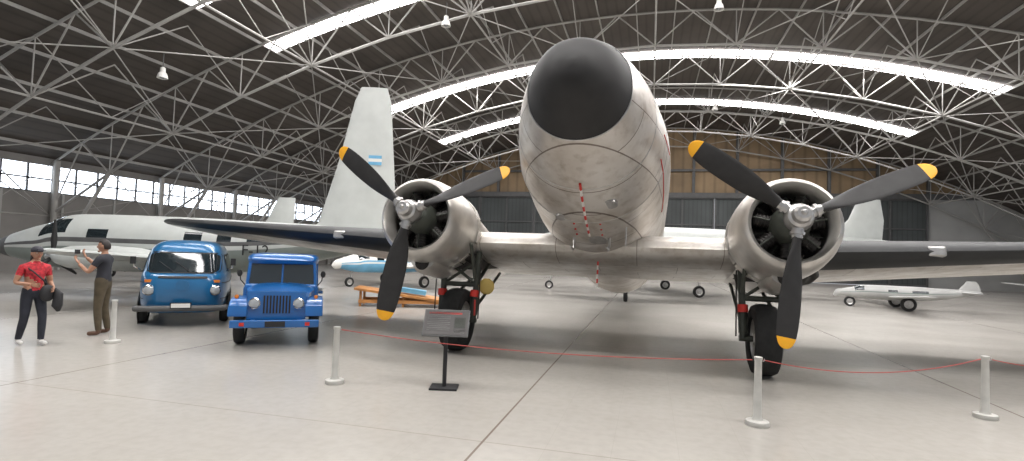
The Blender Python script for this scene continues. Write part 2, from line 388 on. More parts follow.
# wings
def airfoil(t,camber=.02,n=14):
    up=[];lo=[]
    for i in range(n+1):
        x=.5*(1+math.cos(math.pi*i/n))
        yt=5*t*(.2969*math.sqrt(x)-.126*x-.3516*x*x+.2843*x**3-.1036*x**4)
        c=camber*4*x*(1-x); up.append((x,c+yt)); lo.append((x,c-yt))
    return up+lo[::-1][1:-1]
def wing(mb,stations,mat,M=None):
    rings=[]
    for (s,le,ch,z,t) in stations:
        rings.append([Vector((s,le+x*ch,z+h*ch)) for x,h in airfoil(t)])
    mb.loft(rings,mat,M=M)
for sg in(-1,1):
    stt=[(0,1.5,4.3,-.2,.15),(3.3,1.5,4.3,-.2,.15),(3.5,1.53,4.26,-.19,.15)]
    for k in range(1,9):
        t=k/8; s=3.5+7.6*t; stt.append((s,1.53+1.8*t,4.26-2.15*t,-.19+.66*t,.15-.04*t))
    stt+=[(11.5,3.5,1.85,.51,.105),(11.8,3.75,1.45,.54,.1),(11.97,4.05,.95,.555,.09),(12.03,4.35,.4,.56,.08)]
    def wm(i,j,stt=stt):
        return 1 if (i>=2 and 11<=j<=16) else 0
    st2=[(sg*a[0],)+a[1:] for a in stt]
    mb=MB(); wing(mb,st2,wm)
    mb.obj('wing_'+('a' if sg<0 else 'b'),[M_aluw,M_boot],P,ang=50)
    mb=MB(); s=5.3; t=(s-3.5)/7.6; le=1.53+1.8*t; z=-.19+.66*t
    mb.box((sg*s,le+.11,z+.0),(.26,.24,.16),0)
    mb.obj('landing_light_'+('a' if sg<0 else 'b'),M_steel,P,bevel=.03)
    # nacelle
    mb=MB(); X=sg*2.85
    mb.revolve([(1.38,.56),(.75,.55),(.46,.52),(.34,.545),(.29,.59),(.32,.635),(.42,.675),(.6,.71),(.85,.735),(1.1,.74),(1.42,.725),(1.44,.71),(1.38,.66)],(X,0,0),0,48)
    mb.obj('cowling_'+('a' if sg<0 else 'b'),M_cowl,P)
    mb=MB(); rings=[]
    for (y,r,dz,fl) in cr([(1.3,.64,0,1),(1.7,.66,-.02,1),(2.3,.66,-.06,1),(3.2,.62,-.1,.95),(4.4,.50,-.1,.85),(5.6,.30,-.08,.7),(6.5,.05,-.05,.6)],3):
        rings.append([Vector((X+r*.95*math.cos(2*math.pi*k/40),y,dz+r*fl*math.sin(2*math.pi*k/40))) for k in range(40)])
    mb.loft(rings,0)
    for k in range(20):
        a=2*math.pi*(k+.5)/20
        rot=Matrix.Rotation(-a,3,'Y')
        mb.box((X+.725*math.cos(a),1.5,.725*math.sin(a)),(.02,.2,.2),0,rot=rot)
    mb.obj('nacelle_'+('a' if sg<0 else 'b'),M_cowl,P)
    mb=MB()
    rings=[]
    for (y,w,h,z) in[(.75,.2,.1,-.72),(.95,.24,.16,-.74),(1.6,.24,.17,-.72),(2.3,.14,.08,-.66)]:
        rings.append([Vector((X+w*math.cos(2*math.pi*k/24),y,z+h*math.sin(2*math.pi*k/24))) for k in range(24)])
    mb.loft(rings,0)
    mb.revolve([(.74,.0),(.74,.13)],(X,0,-.72),1,20)
    mb.tube([(X+.5,1.5,-.45),(X+.60,1.7,-.52),(X+.60,2.0,-.56),(X+.58,2.3,-.56)],[.085,.085,.08,.07],14,1)
    mb.obj('oil_cooler_'+('a' if sg<0 else 'b'),[M_cowl,M_engine],P)
    # engine
    mb=MB()
    mb.revolve([(1.1,.55),(1.05,.0)],(X,0,0),0,32)
    for row,y in((0,.62),(1,.85)):
        for k in range(7):
            a=2*math.pi*(k+.5*row)/7+.2; d=Vector((math.cos(a),0,math.sin(a))); o=Vector((X,y,0))
            mb.cyl(o+d*.2,o+d*.47,.095,.10,12,0)
            for q in range(5):
                mb.cyl(o+d*(.26+.045*q),o+d*(.275+.045*q),.115,.115,12,0)
            mb.cyl(o+d*.2+Vector((.0,-.12,0)),o+d*.5+Vector((0,-.1,0)),.014,.014,6,1)
    mb.revolve([(.22,.10),(.25,.16),(.36,.24),(.5,.27),(.7,.28)],(X,0,0),1,28,c0=True)
    mb.obj('radial_engine_'+('a' if sg<0 else 'b'),[M_engine,M_strut],P)
    # propeller
    mb=MB()
    mb.revolve([(-.27,.03),(-.265,.08),(-.23,.115),(-.12,.125),(-.10,.16),(.0,.19),(.08,.19),(.14,.15),(.3,.12)],(X,0,0),2,32,c0=True)
    mb.revolve([(-.31,.02),(-.26,.05)],(X,0,0),2,12,c0=True)
    for A in(263,23,143):
        a=R(A); d=Vector((math.cos(a),0,math.sin(a))); t=Vector((-math.sin(a),0,math.cos(a))); yv=Vector((0,1,0)); o=Vector((X,0,0))
        mb.cyl(o+d*.1,o+d*.30,.08,.07,16,2); mb.cyl(o+d*.21,o+d*.25,.095,.095,16,2)
        rings=[]; rr=cr([(.26,.13,.12,58),(.42,.20,.09,50),(.6,.28,.065,42),(.85,.335,.05,34),(1.15,.345,.04,28),(1.4,.33,.032,25),(1.58,.29,.026,22),(1.68,.235,.02,21),(1.74,.15,.015,21),(1.765,.05,.008,21)],3)
        for (r,w,th,be) in rr:
            b=R(be); ch=t*math.cos(b)+yv*math.sin(b); nn=yv*math.cos(b)-t*math.sin(b)
            rings.append([o+d*r+ch*(w/2*math.cos(2*math.pi*k/16))+nn*(th/2*math.sin(2*math.pi*k/16)) for k in range(16)])
        mb.loft(rings,lambda i,j,rr=rr:1 if rr[i][0]>1.61 else 0)
    mb.obj('propeller_'+('a' if sg<0 else 'b'),[M_blade,M_yellow,M_steel],P)
    # landing gear (designed on the ground, expressed in airplane space)
    mb=MB(); wx=-.92+sg*2.85+(.38 if sg<0 else -.15); wy=9.4
    wheel(mb,(wx,wy,.565),.565,.40,0,1,M=PI)
    def g(a,b,r,m=2): mb.cyl(a,b,r,r,10,m,M=PI)
    for q in(-1,1):
        g((wx+q*.30,wy,.565),(wx+q*.33,wy+.15,1.8),.055)
        g((wx+q*.30,wy,.65),(wx+q*.31,wy+.05,1.1),.075)
        g((wx+q*.33,wy+.1,1.25),(wx+q*.3,wy+1.3,1.75),.035)
        g((wx+q*.31,wy+.02,.75),(wx+q*.25,wy+1.9,1.35),.03)
        g((wx+q*.33,wy-.05,1.3),(wx+q*.33,wy-.35,1.95),.03)
        g((wx+q*.42,wy-.08,.6),(wx+q*.42,wy-.02,1.65),.012,3)
        g((wx+q*.31,wy+.0,.98),(wx+q*.315,wy+.02,1.10),.082,4)
    g((wx-.36,wy,.565),(wx+.36,wy,.565),.05); g((wx-.32,wy+.08,1.2),(wx+.32,wy+.08,1.2),.045); g((wx-.33,wy+.13,1.65),(wx+.33,wy+.13,1.65),.04)
    g((wx-.32,wy+.08,1.2),(wx+.33,wy+.13,1.65),.028); g((wx+.32,wy+.08,1.2),(wx-.33,wy+.13,1.65),.028)
    mb.box((wx,wy+.85,1.62),(.62,1.5,.30),3,M=PI)
    if sg<0: mb.ball((wx+.52,wy+.05,1.18),(.15,.04,.15),5,10,M=PI); g((wx+.34,wy+.08,1.2),(wx+.5,wy+.06,1.18),.02)
    mb.box((wx+.36,wy-.1,.8),(.02,.05,.28),4,M=PI)
    mb.obj('main_landing_gear_'+('a' if sg<0 else 'b'),[M_tire,M_steel,M_strut,M_engine,M_red,M_ochre],P)
# tail
mb=MB()
for sg in(-1,1): wing(mb,[(sg*a[0],)+a[1:] for a in[(0,13.4,2.6,1.55,.1),(2,13.9,2.1,1.55,.1),(3.6,14.5,1.4,1.55,.09),(4,15,.6,1.55,.08)]],0)
Mf=Matrix(((0,0,1,0),(0,1,0,0),(1,0,0,0),(0,0,0,1)))
wing(mb,[(1.8,12.8,4.1,0,.09),(2.6,14.0,3.0,0,.09),(3.8,14.7,2.2,0,.08),(4.5,15.4,1.2,0,.07)],0,M=Mf)
mb.cyl(PI@Vector((-.92,22.3,.2)),PI@Vector((-.92,22.1,1.3)),.05,.05,8,0)
wheel(mb,(-.92,22.4,.23),.23,.16,1,0,M=PI)
mb.obj('tail_assembly',[M_aluw,M_tire],P)

# ------------------------------------------------------------------ generic parked aircraft
def aircraft(name,loc,phi,L,r,zc,span,chord,mats,fin,wz=-.6,wy=.38,engines=0,finmat=0,stab=2.4,windows=True,gearx=None,nosemat=0,stripe=True):
    E=empty(name,loc,(0,0,R(phi)))
    st0=[(0,.02,zc-.2,zc-.16),(.02*L,.22*r,zc-.35*r-.15,zc+.05),(.06*L,.5*r,zc-.65*r,zc+.3*r),(.11*L,.75*r,zc-.82*r,zc+.55*r),(.15*L,.88*r,zc-.92*r,zc+.72*r),(.19*L,.95*r,zc-.97*r,zc+.98*r),(.27*L,r,zc-r,zc+1.05*r),(.5*L,r,zc-r,zc+1.05*r),(.65*L,.93*r,zc-.85*r,zc+1.0*r),(.82*L,.62*r,zc-.35*r,zc+.95*r),(.94*L,.3*r,zc+.15*r,zc+.85*r),(L,.06,zc+.5*r,zc+.7*r)]
    ss=cr(st0,4); n=40
    def f(i,j):
        y=(ss[i][0]+ss[i+1][0])/2/L; a=360*(j+.5)/n
        if y<.05: return nosemat
        if .15<y<.19 and 20<a<160 and not(86<a<94): return 2
        if .19<y<.225 and (22<a<50 or 130<a<158): return 2
        if windows and .27<y<.72 and (12<a<30 or 150<a<168) and (y*L)%.95<.5: return 2
        if stripe and (0<a<9 or 171<a<180): return 3
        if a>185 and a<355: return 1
        return 0
    m=MB(); m.loft([fring(s,n,2.0) for s in ss],f); m.obj('fuselage',mats,E,ang=50)
    m=MB(); le=wy*L; z=zc+wz*r
    for sg in(-1,1):
        wing(m,[(sg*a[0],)+a[1:] for a in[(0,le,chord,z,.14),(span*.5,le+chord*.12,chord*.8,z+span*.03,.12),(span*.93,le+chord*.27,chord*.52,z+span*.06,.1),(span,le+chord*.42,chord*.25,z+span*.063,.09)]],0)
        if stab: wing(m,[(sg*a[0],)+a[1:] for a in[(0,.86*L,chord*.6,zc+.55*r,.1),(stab*.9,.89*L,chord*.4,zc+.6*r,.09),(stab,.92*L,chord*.2,zc+.6*r,.08)]],0)
    m.obj('wings',mats,E,ang=50)
    m=MB()
    wing(m,fin,0,M=Mf); m.obj('fin',[mats[finmat]]+mats[1:],E,ang=50)
    m=MB()
    gx=gearx or span*.3
    for sg in(-1,1):
        wheel(m,(sg*gx,le+chord*.6,.28),.28,.18,0,1); m.cyl((sg*gx,le+chord*.6,.3),(sg*gx,le+chord*.55,z+.1),.05,.05,8,1)
        if engines:
            rg=[]
            for(y,q) in[(-1.5,.12),(-1.35,.22),(-1.0,.33),(0,.38),(1,.34),(2.2,.12)]:
                rg.append([Vector((sg*gx+q*math.cos(2*math.pi*k/20),le+y,z+.12+q*math.sin(2*math.pi*k/20))) for k in range(20)])
            m.loft(rg,2)
            for k in range(3):
                a=R(90+120*k); d=Vector((math.cos(a),0,math.sin(a))); o=Vector((sg*gx,le-1.5,z+.12))
                m.tube([o,o+d*.5,o+d*1.1],[.04,.09,.03],6,0)
            m.ball((sg*gx,le-1.52,z+.12),(.13,.22,.13),1,8)
    m.cyl((0,.12*L,.25),(0,.14*L,zc-.7*r),.04,.04,8,1); wheel(m,(0,.12*L,.22),.22,.14,0,1)
    m.obj('landing_gear',[M_tire,M_steel,mats[0]],E)
    return E
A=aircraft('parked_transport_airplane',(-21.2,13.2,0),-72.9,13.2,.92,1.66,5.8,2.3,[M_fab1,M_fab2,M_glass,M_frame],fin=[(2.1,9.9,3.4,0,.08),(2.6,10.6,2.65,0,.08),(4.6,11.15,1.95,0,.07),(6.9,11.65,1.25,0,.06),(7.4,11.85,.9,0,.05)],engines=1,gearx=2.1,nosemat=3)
def text(body,parent,loc,size,mat,rot=(R(90),0,R(90)),name='lettering'):
    c=bpy.data.curves.new(name,'FONT'); c.body=body; c.size=size; c.extrude=.002; c.align_x='CENTER'; c.align_y='CENTER'
    o=bpy.data.objects.new(name,c); bpy.context.scene.collection.objects.link(o); o.location=loc; o.rotation_euler=rot; o.parent=parent; c.materials.append(mat); return o
text('F-12',A,(.91,8.9,1.58),.50,M_rubber)
mb=MB()
for k,mm in((0,0),(1,1),(2,0)): mb.box((.105,12.45,4.95-.11*k),(.012,.45,.11),mm)
mb.obj('national_flag',[M_ltblue,M_white],A,smooth=False)
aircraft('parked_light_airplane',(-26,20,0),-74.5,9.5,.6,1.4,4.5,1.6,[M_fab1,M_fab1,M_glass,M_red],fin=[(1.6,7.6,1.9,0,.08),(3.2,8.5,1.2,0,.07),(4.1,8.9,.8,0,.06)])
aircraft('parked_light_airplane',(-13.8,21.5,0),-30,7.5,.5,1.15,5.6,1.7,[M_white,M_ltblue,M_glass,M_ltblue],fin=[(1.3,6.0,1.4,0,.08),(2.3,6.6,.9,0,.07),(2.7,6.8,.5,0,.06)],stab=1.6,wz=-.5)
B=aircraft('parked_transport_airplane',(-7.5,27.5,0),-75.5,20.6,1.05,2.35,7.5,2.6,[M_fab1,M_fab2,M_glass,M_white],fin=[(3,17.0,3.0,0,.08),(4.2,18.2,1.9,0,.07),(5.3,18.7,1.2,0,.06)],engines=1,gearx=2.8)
aircraft('parked_light_airplane',(7.9,26.8,0),-100,5.2,.30,.66,4.6,.9,[M_fabD,M_fabD,M_glass,M_fab2],fin=[(.78,4.3,.9,0,.08),(1.15,4.6,.5,0,.07),(1.3,4.7,.3,0,.06)],stab=1.0,gearx=1.1)
aircraft('parked_light_airplane',(20,33,0),-60,8.0,.45,1.0,5.0,1.4,[M_fabD,M_fab1,M_glass,M_red],fin=[(1.2,6.5,1.5,0,.08),(2.1,7.1,1.0,0,.07),(2.6,7.4,.5,0,.06)],stab=1.8,gearx=1.5)
# low wooden ramp display
mb=MB()
r8=Matrix.Rotation(R(7),3,'Y')
for y in(-.45,-.15,.15,.45): mb.box((0,y,.36),(3.0,.26,.07),0,rot=r8)
for x,y in((-1.3,-.45),(-1.3,.45),(1.3,-.45),(1.3,.45),(0,-.45),(0,.45)): mb.cyl((x,y,0),(x,y,.34-.12*x),.04,.04,8)
mb.box((0,-.5,.16),(2.7,.05,.1)); mb.box((0,.5,.16),(2.7,.05,.1)); mb.box((.1,-.1,.50),(1.2,.4,.14),1,rot=r8)
mb.obj('wooden_display_stand',[M_wood,M_ltblue],loc=(-7.6,16.0,0),rot=(0,0,R(22)),smooth=False)

# ------------------------------------------------------------------ van
V=empty('van',(-10.95,11.0,0),(0,0,R(41))); V.scale=(1,1,.95)
vst=[(.30,.74,-2.0,2.05),(.36,.80,-2.10,2.12),(.5,.845,-2.18,2.18),(.8,.86,-2.22,2.2),(1.05,.86,-2.2,2.2),(1.16,.845,-2.14,2.18),(1.22,.83,-2.09,2.17),(1.62,.75,-1.88,2.12),(1.74,.70,-1.78,2.07),(1.84,.62,-1.62,1.95),(1.91,.45,-1.35,1.7),(1.93,.25,-1.0,1.3)]
VE=5.0
vs=cr(vst,3)
def vget(z):
    for a,b in zip(vs[:-1],vs[1:]):
        if a[0]<=z<=b[0]:
            t=(z-a[0])/(b[0]-a[0]+1e-9); return [a[k]+(b[k]-a[k])*t for k in(1,2,3)]
def vring(s):
    z,hw,yf,yb=s; yc=(yf+yb)/2; l=(yb-yf)/2; out=[]
    for k in range(64):
        a=2*math.pi*k/64; c,sn=math.cos(a),math.sin(a)
        out.append(Vector((hw*math.copysign(abs(c)**(2/VE),c),yc+l*math.copysign(abs(sn)**(2/VE),sn),z)))
    return out
mb=MB(); mb.loft([vring(s) for s in vs]); mb.obj('body',M_blue,V,ang=60)
def vfront(x,z,off=.012):
    hw,yf,yb=vget(z); yc=(yf+yb)/2;l=(yb-yf)/2
    return Vector((x,yc-l*max(0,1-abs(x/hw)**VE)**(1/VE)-off,z))
def vside(y,z,sg,off=.012):
    hw,yf,yb=vget(z); yc=(yf+yb)/2;l=(yb-yf)/2
    return Vector((sg*(hw*max(0,1-abs((y-yc)/l)**VE)**(1/VE)+off),y,z))
def patch(mb,fn,a0,a1,z0,z1,mat,rnd=.0,n=14):
    rings=[]
    for i in range(n+1):
        z=z0+(z1-z0)*i/n; e=0
        d=min(z-z0,z1-z)
        if rnd and d<rnd: e=rnd-math.sqrt(max(0,rnd*rnd-(rnd-d)**2))
        rings.append([fn(a0+e+(a1-a0-2*e)*k/n,z) for k in range(n+1)])
    mb.loft(rings,mat,closed=False)
mb=MB()
patch(mb,lambda x,z:vfront(x,z,.010),-.70,.70,1.19,1.66,1,.10)
patch(mb,lambda x,z:vfront(x,z,.018),-.66,.66,1.22,1.63,0,.09)
patch(mb,lambda x,z:vfront(x,z,.012),-.45,.45,1.08,1.13,1,.02)
for sg in(-1,1):
    for a,b in((-1.45,-.75),(-.65,.25),(.35,1.15),(1.25,1.9)):
        patch(mb,lambda y,z:vside(y,z,sg,.008),a,b,1.2,1.62,1,.08); patch(mb,lambda y,z:vside(y,z,sg,.014),a+.04,b-.04,1.24,1.58,0,.07)
mb.obj('windows',[M_glass,M_rubber],V)
mb=MB()
T=lambda x,y,z:Matrix.Translation((x,y,z))
for sg in(-1,1):
    x=sg*.60; y=vfront(x,.82,0).y
    mb.revolve([(.06,.115),(-.03,.115),(-.045,.095)],M=T(x,y,.82),mat=1,n=28)
    mb.revolve([(-.04,.095),(-.06,.07),(-.068,.01)],M=T(x,y,.82),mat=0,n=28,c1=True)
    mb.box((x,vfront(x,1.03,0).y,1.02),(.17,.04,.06),3)
    mb.tube([(sg*.80,-1.9,1.25),(sg*.90,-2.0,1.32),(sg*.91,-2.0,1.45)],.012,6,1); mb.box((sg*.92,-2.0,1.46),(.10,.03,.16),2)
    for yy in(-1.25,1.2):
        mb.revolve([(0,.01),(0,.40)],M=T(sg*.852,yy,.36)@Matrix.Rotation(R(-90),4,'Z'),mat=2,n=28)
    a=vfront(sg*.15,1.2,.03); b=vfront(sg*.15-.32,1.45,.03) ; mb.cyl(a,b,.008,.008,6,2)
mb.tube([(-.82,-2.05,.43),(-.80,-2.24,.43),(-.6,-2.30,.43),(.6,-2.30,.43),(.80,-2.24,.43),(.82,-2.05,.43)],.065,10,4)
mb.box((0,-2.375,.50),(.38,.012,.13),2); mb.box((0,-2.383,.50),(.34,.006,.09),5)
mb.revolve([(0,.12),(-.02,.12),(-.02,.01)],M=T(0,vfront(0,.95,0).y,.93),mat=6,n=28)
for sg in(-1,1):
    for zz in(.98,.62): mb.tube([vside(-2.0+4.0*q/20,zz,sg,.004) for q in range(0,21)],.008,5,2)
mb.obj('fittings',[M_lens,M_chrome,M_rubber,M_orange,M_frame,M_white,M_blue],V)
mb=MB()
for sg in(-1,1):
    for yy in(-1.25,1.2): wheel(mb,(sg*.78,yy,.325),.325,.19)
mb.obj('wheels',[M_tire,M_steel],V)

# ------------------------------------------------------------------ off-road vehicle
J=empty('off_road_vehicle',(-7.22,9.55,0),(0,0,R(34))); J.scale=(.94,.94,.97)
def part(name,fn,mats,bev=0,ang=38):
    m=MB(); fn(m); return m.obj(name,mats,J,ang=ang,bevel=bev)
def hood(m):
    rings=[]
    for(y,w,z0,z1) in[(-1.62,.50,.60,.98),(-1.60,.53,.58,1.01),(-1.3,.55,.58,1.04),(-.9,.60,.58,1.07),(-.5,.66,.58,1.10)]:
        r=[]
        for k in range(17):
            t=-1+2*k/16; r.append(Vector((w*t,y,z1-.10*abs(t)**3.5)))
        r+= [Vector((w,y,z0)),Vector((-w,y,z0))]
        rings.append(r)
    m.loft(rings)
part('hood',hood,M_blue2,ang=50)
def tub(m):
    m.box((0,.55,.72),(1.44,2.2,.62))
    m.box((0,-.45,.8),(1.40,.25,.55))
    m.box((0,-1.0,.5),(.9,1.3,.16))
part('tub',tub,M_blue2,.05)
def fend(m):
    for sg in(-1,1):
        pts=[(-1.78,.62),(-1.74,.76),(-1.62,.84),(-1.4,.87),(-.85,.87),(-.70,.82),(-.55,.66),(-.48,.50)]
        rings=[]
        for(y,z) in pts:
            rings.append([Vector((sg*.50,y,z)),Vector((sg*.80,y,z)),Vector((sg*.815,y,z-.05)),Vector((sg*.50,y,z-.05))])
        m.loft(rings)
        m.add([(sg*.52,y,z-.02) for y,z in pts]+[(sg*.52,-.48,.5),(sg*.52,-1.6,.5)],[tuple(range(10))])
        m.box((sg*.76,1.05,.83),(.12,.95,.06))
part('fenders',fend,M_blue2,.012)
def grille(m):
    m.box((0,-1.66,.76),(1.02,.06,.50),0)
    for k in range(9):
        m.box((-.22+.055*k,-1.695,.78),(.028,.02,.32),1)
    for sg in(-1,1):
        m.revolve([(.03,.10),(-.04,.10),(-.05,.085)],M=T(sg*.38,-1.69,.80),mat=2,n=28)
        m.revolve([(-.045,.085),(-.062,.06),(-.07,.01)],M=T(sg*.38,-1.69,.80),mat=3,n=28,c1=True)
        m.revolve([(.02,.035),(-.03,.035),(-.04,.01)],M=T(sg*.68,-1.72,.92),mat=4,n=16,c1=True)
        m.cyl((sg*.68,-1.66,.88),(sg*.68,-1.66,.93),.03,.03,10,0)
part('grille',grille,[M_blue2,M_black,M_chrome,M_lens,M_orange])
part('bumper',lambda m:(m.box((0,-1.92,.46),(1.50,.10,.13)),m.box((.4,-1.8,.46),(.08,.3,.1)),m.box((-.4,-1.8,.46),(.08,.3,.1))),M_blue2,.015)
part('tow_hooks',lambda m:(m.box((.55,-1.98,.46),(.08,.02,.06)),m.box((-.55,-1.98,.46),(.08,.02,.06)),m.box((0,-1.98,.46),(.34,.012,.10),1)),[M_red,M_rubber])
def cab(m):
    def q(x,z): return (x,-.52+(z-1.02)*.22,z)
    for a,b in(((-.66,1.0),(-.62,1.50)),((.66,1.0),(.62,1.50)),((-.62,1.50),(.62,1.50)),((-.66,1.04),(.66,1.04)),((0,1.04),(0,1.5))):
        m.tube([q(*a),q(*b)],.032 if a[0] or b[0] else .018,8,0)
    m.add([q(-.65,1.04),q(.65,1.04),q(.61,1.5),q(-.61,1.5)],[(0,1,2,3)],1)
    for sg in(-1,1):
        m.box((sg*.68,.05,1.27),(.03,.05,.5),0); m.box((sg*.68,.62,1.27),(.03,.08,.5),0); m.box((sg*.68,1.6,1.27),(.03,.1,.5),0)
        m.add([(sg*.67,-.42,1.0),(sg*.67,1.6,1.0),(sg*.65,1.6,1.5),(sg*.65,-.4,1.5)],[(0,1,2,3)],1)
        m.box((sg*.69,1.1,1.08),(.03,1.0,.14),0)
    m.add([(-.66,1.63,1.0),(.66,1.63,1.0),(.62,1.6,1.5),(-.62,1.6,1.5)],[(0,1,2,3)],1)
part('cab_frame',cab,[M_blue2,M_glass])
def roof(m):
    rings=[]
    for z,w,y0,y1 in((1.49,.69,-.50,1.68),(1.55,.71,-.53,1.70),(1.61,.70,-.50,1.68),(1.66,.64,-.42,1.6),(1.675,.5,-.2,1.4)):
        yc=(y0+y1)/2;l=(y1-y0)/2
        rings.append([Vector((w*math.copysign(abs(math.cos(a))**.3,math.cos(a)),yc+l*math.copysign(abs(math.sin(a))**.3,math.sin(a)),z)) for a in[2*math.pi*(k+.5)/48 for k in range(48)]])
    m.loft(rings)
part('roof',roof,M_blue2,ang=50)
def jw(m):
    for sg in(-1,1):
        for y in(-1.12,1.05): wheel(m,(sg*.66,y,.37),.37,.2,0,1)
    m.cyl((-.6,-1.12,.37),(.6,-1.12,.37),.04,.04,8,0); m.cyl((-.6,1.05,.37),(.6,1.05,.37),.04,.04,8,0)
    for sg in(-1,1):
        m.tube([(sg*.7,-.45,1.05),(sg*.78,-.5,1.15),(sg*.79,-.5,1.25)],.01,6,0); m.ball((sg*.80,-.5,1.28),(.05,.02,.07),0,8)
part('wheels',jw,[M_tire,M_steel])

# ------------------------------------------------------------------ barrier posts, ropes, sign
def post(x,y):
    m=MB(); Tz=Matrix.Rotation(R(90),4,'X')
    m.revolve([(0,.12),(.015,.125),(.05,.12),(.06,.06),(.09,.045),(.70,.038),(.72,.045),(.745,.045),(.75,.03)],M=Tz,mat=0,n=20,c0=True,c1=True)
    m.tube([(.045,0,.70),(.065,0,.71),(.06,0,.73)],.006,6,1)
    m.obj('barrier_post',[M_post,M_steel],loc=(x,y,0))
PP=[(-9.0,7.45),(-4.0,6.43),(1.19,6.54),(3.99,7.88)]
for p in PP: post(*p)
def rope(a,b,sag):
    m=MB(); pts=[]
    for k in range(33):
        t=k/32; pts.append((a[0]+(b[0]-a[0])*t,a[1]+(b[1]-a[1])*t,a[2]+(b[2]-a[2])*t-4*sag*t*(1-t)))
    m.tube(pts,.006,6); m.obj('barrier_rope',M_rope)
rope((-3.94,6.43,.71),(1.13,6.54,.71),.10)
rope((1.25,6.57,.71),(3.93,7.85,.71),.15)
rope((4.05,7.91,.71),(6.6,9.3,.71),.14)
Sg=empty('information_sign_stand',(-2.58,6.75,0),(0,0,R(14)))
m=MB(); m.box((0,0,.012),(.36,.30,.024)); m.cyl((0,0,.02),(0,0,.74),.028,.028,12); m.box((0,-.0,.76),(.2,.06,.05)); m.obj('pole',M_rubber,Sg)
m=MB(); rt=Matrix.Rotation(R(-38),3,'X')
PC=Vector((0,-.02,.85))
m.box(PC,(.60,.02,.40),0,rot=rt)
def onp(x,z,sx,sz,mt):
    c=rt@Vector((x,-.014,z))+PC; m.box(c,(sx,.004,sz),mt,rot=rt)
onp(0,0,.57,.37,1)
onp(-.02,.14,.44,.03,2)
for k in range(8): onp(-.10,.085-.028*k,.30-(.06 if k%3==2 else 0),.008,3)
onp(.18,.0,.14,.16,4)
onp(.18,-.13,.14,.05,3)
m.obj('panel',[M_frame,M_sign,M_red,M_signt,M_strut],Sg,smooth=False)

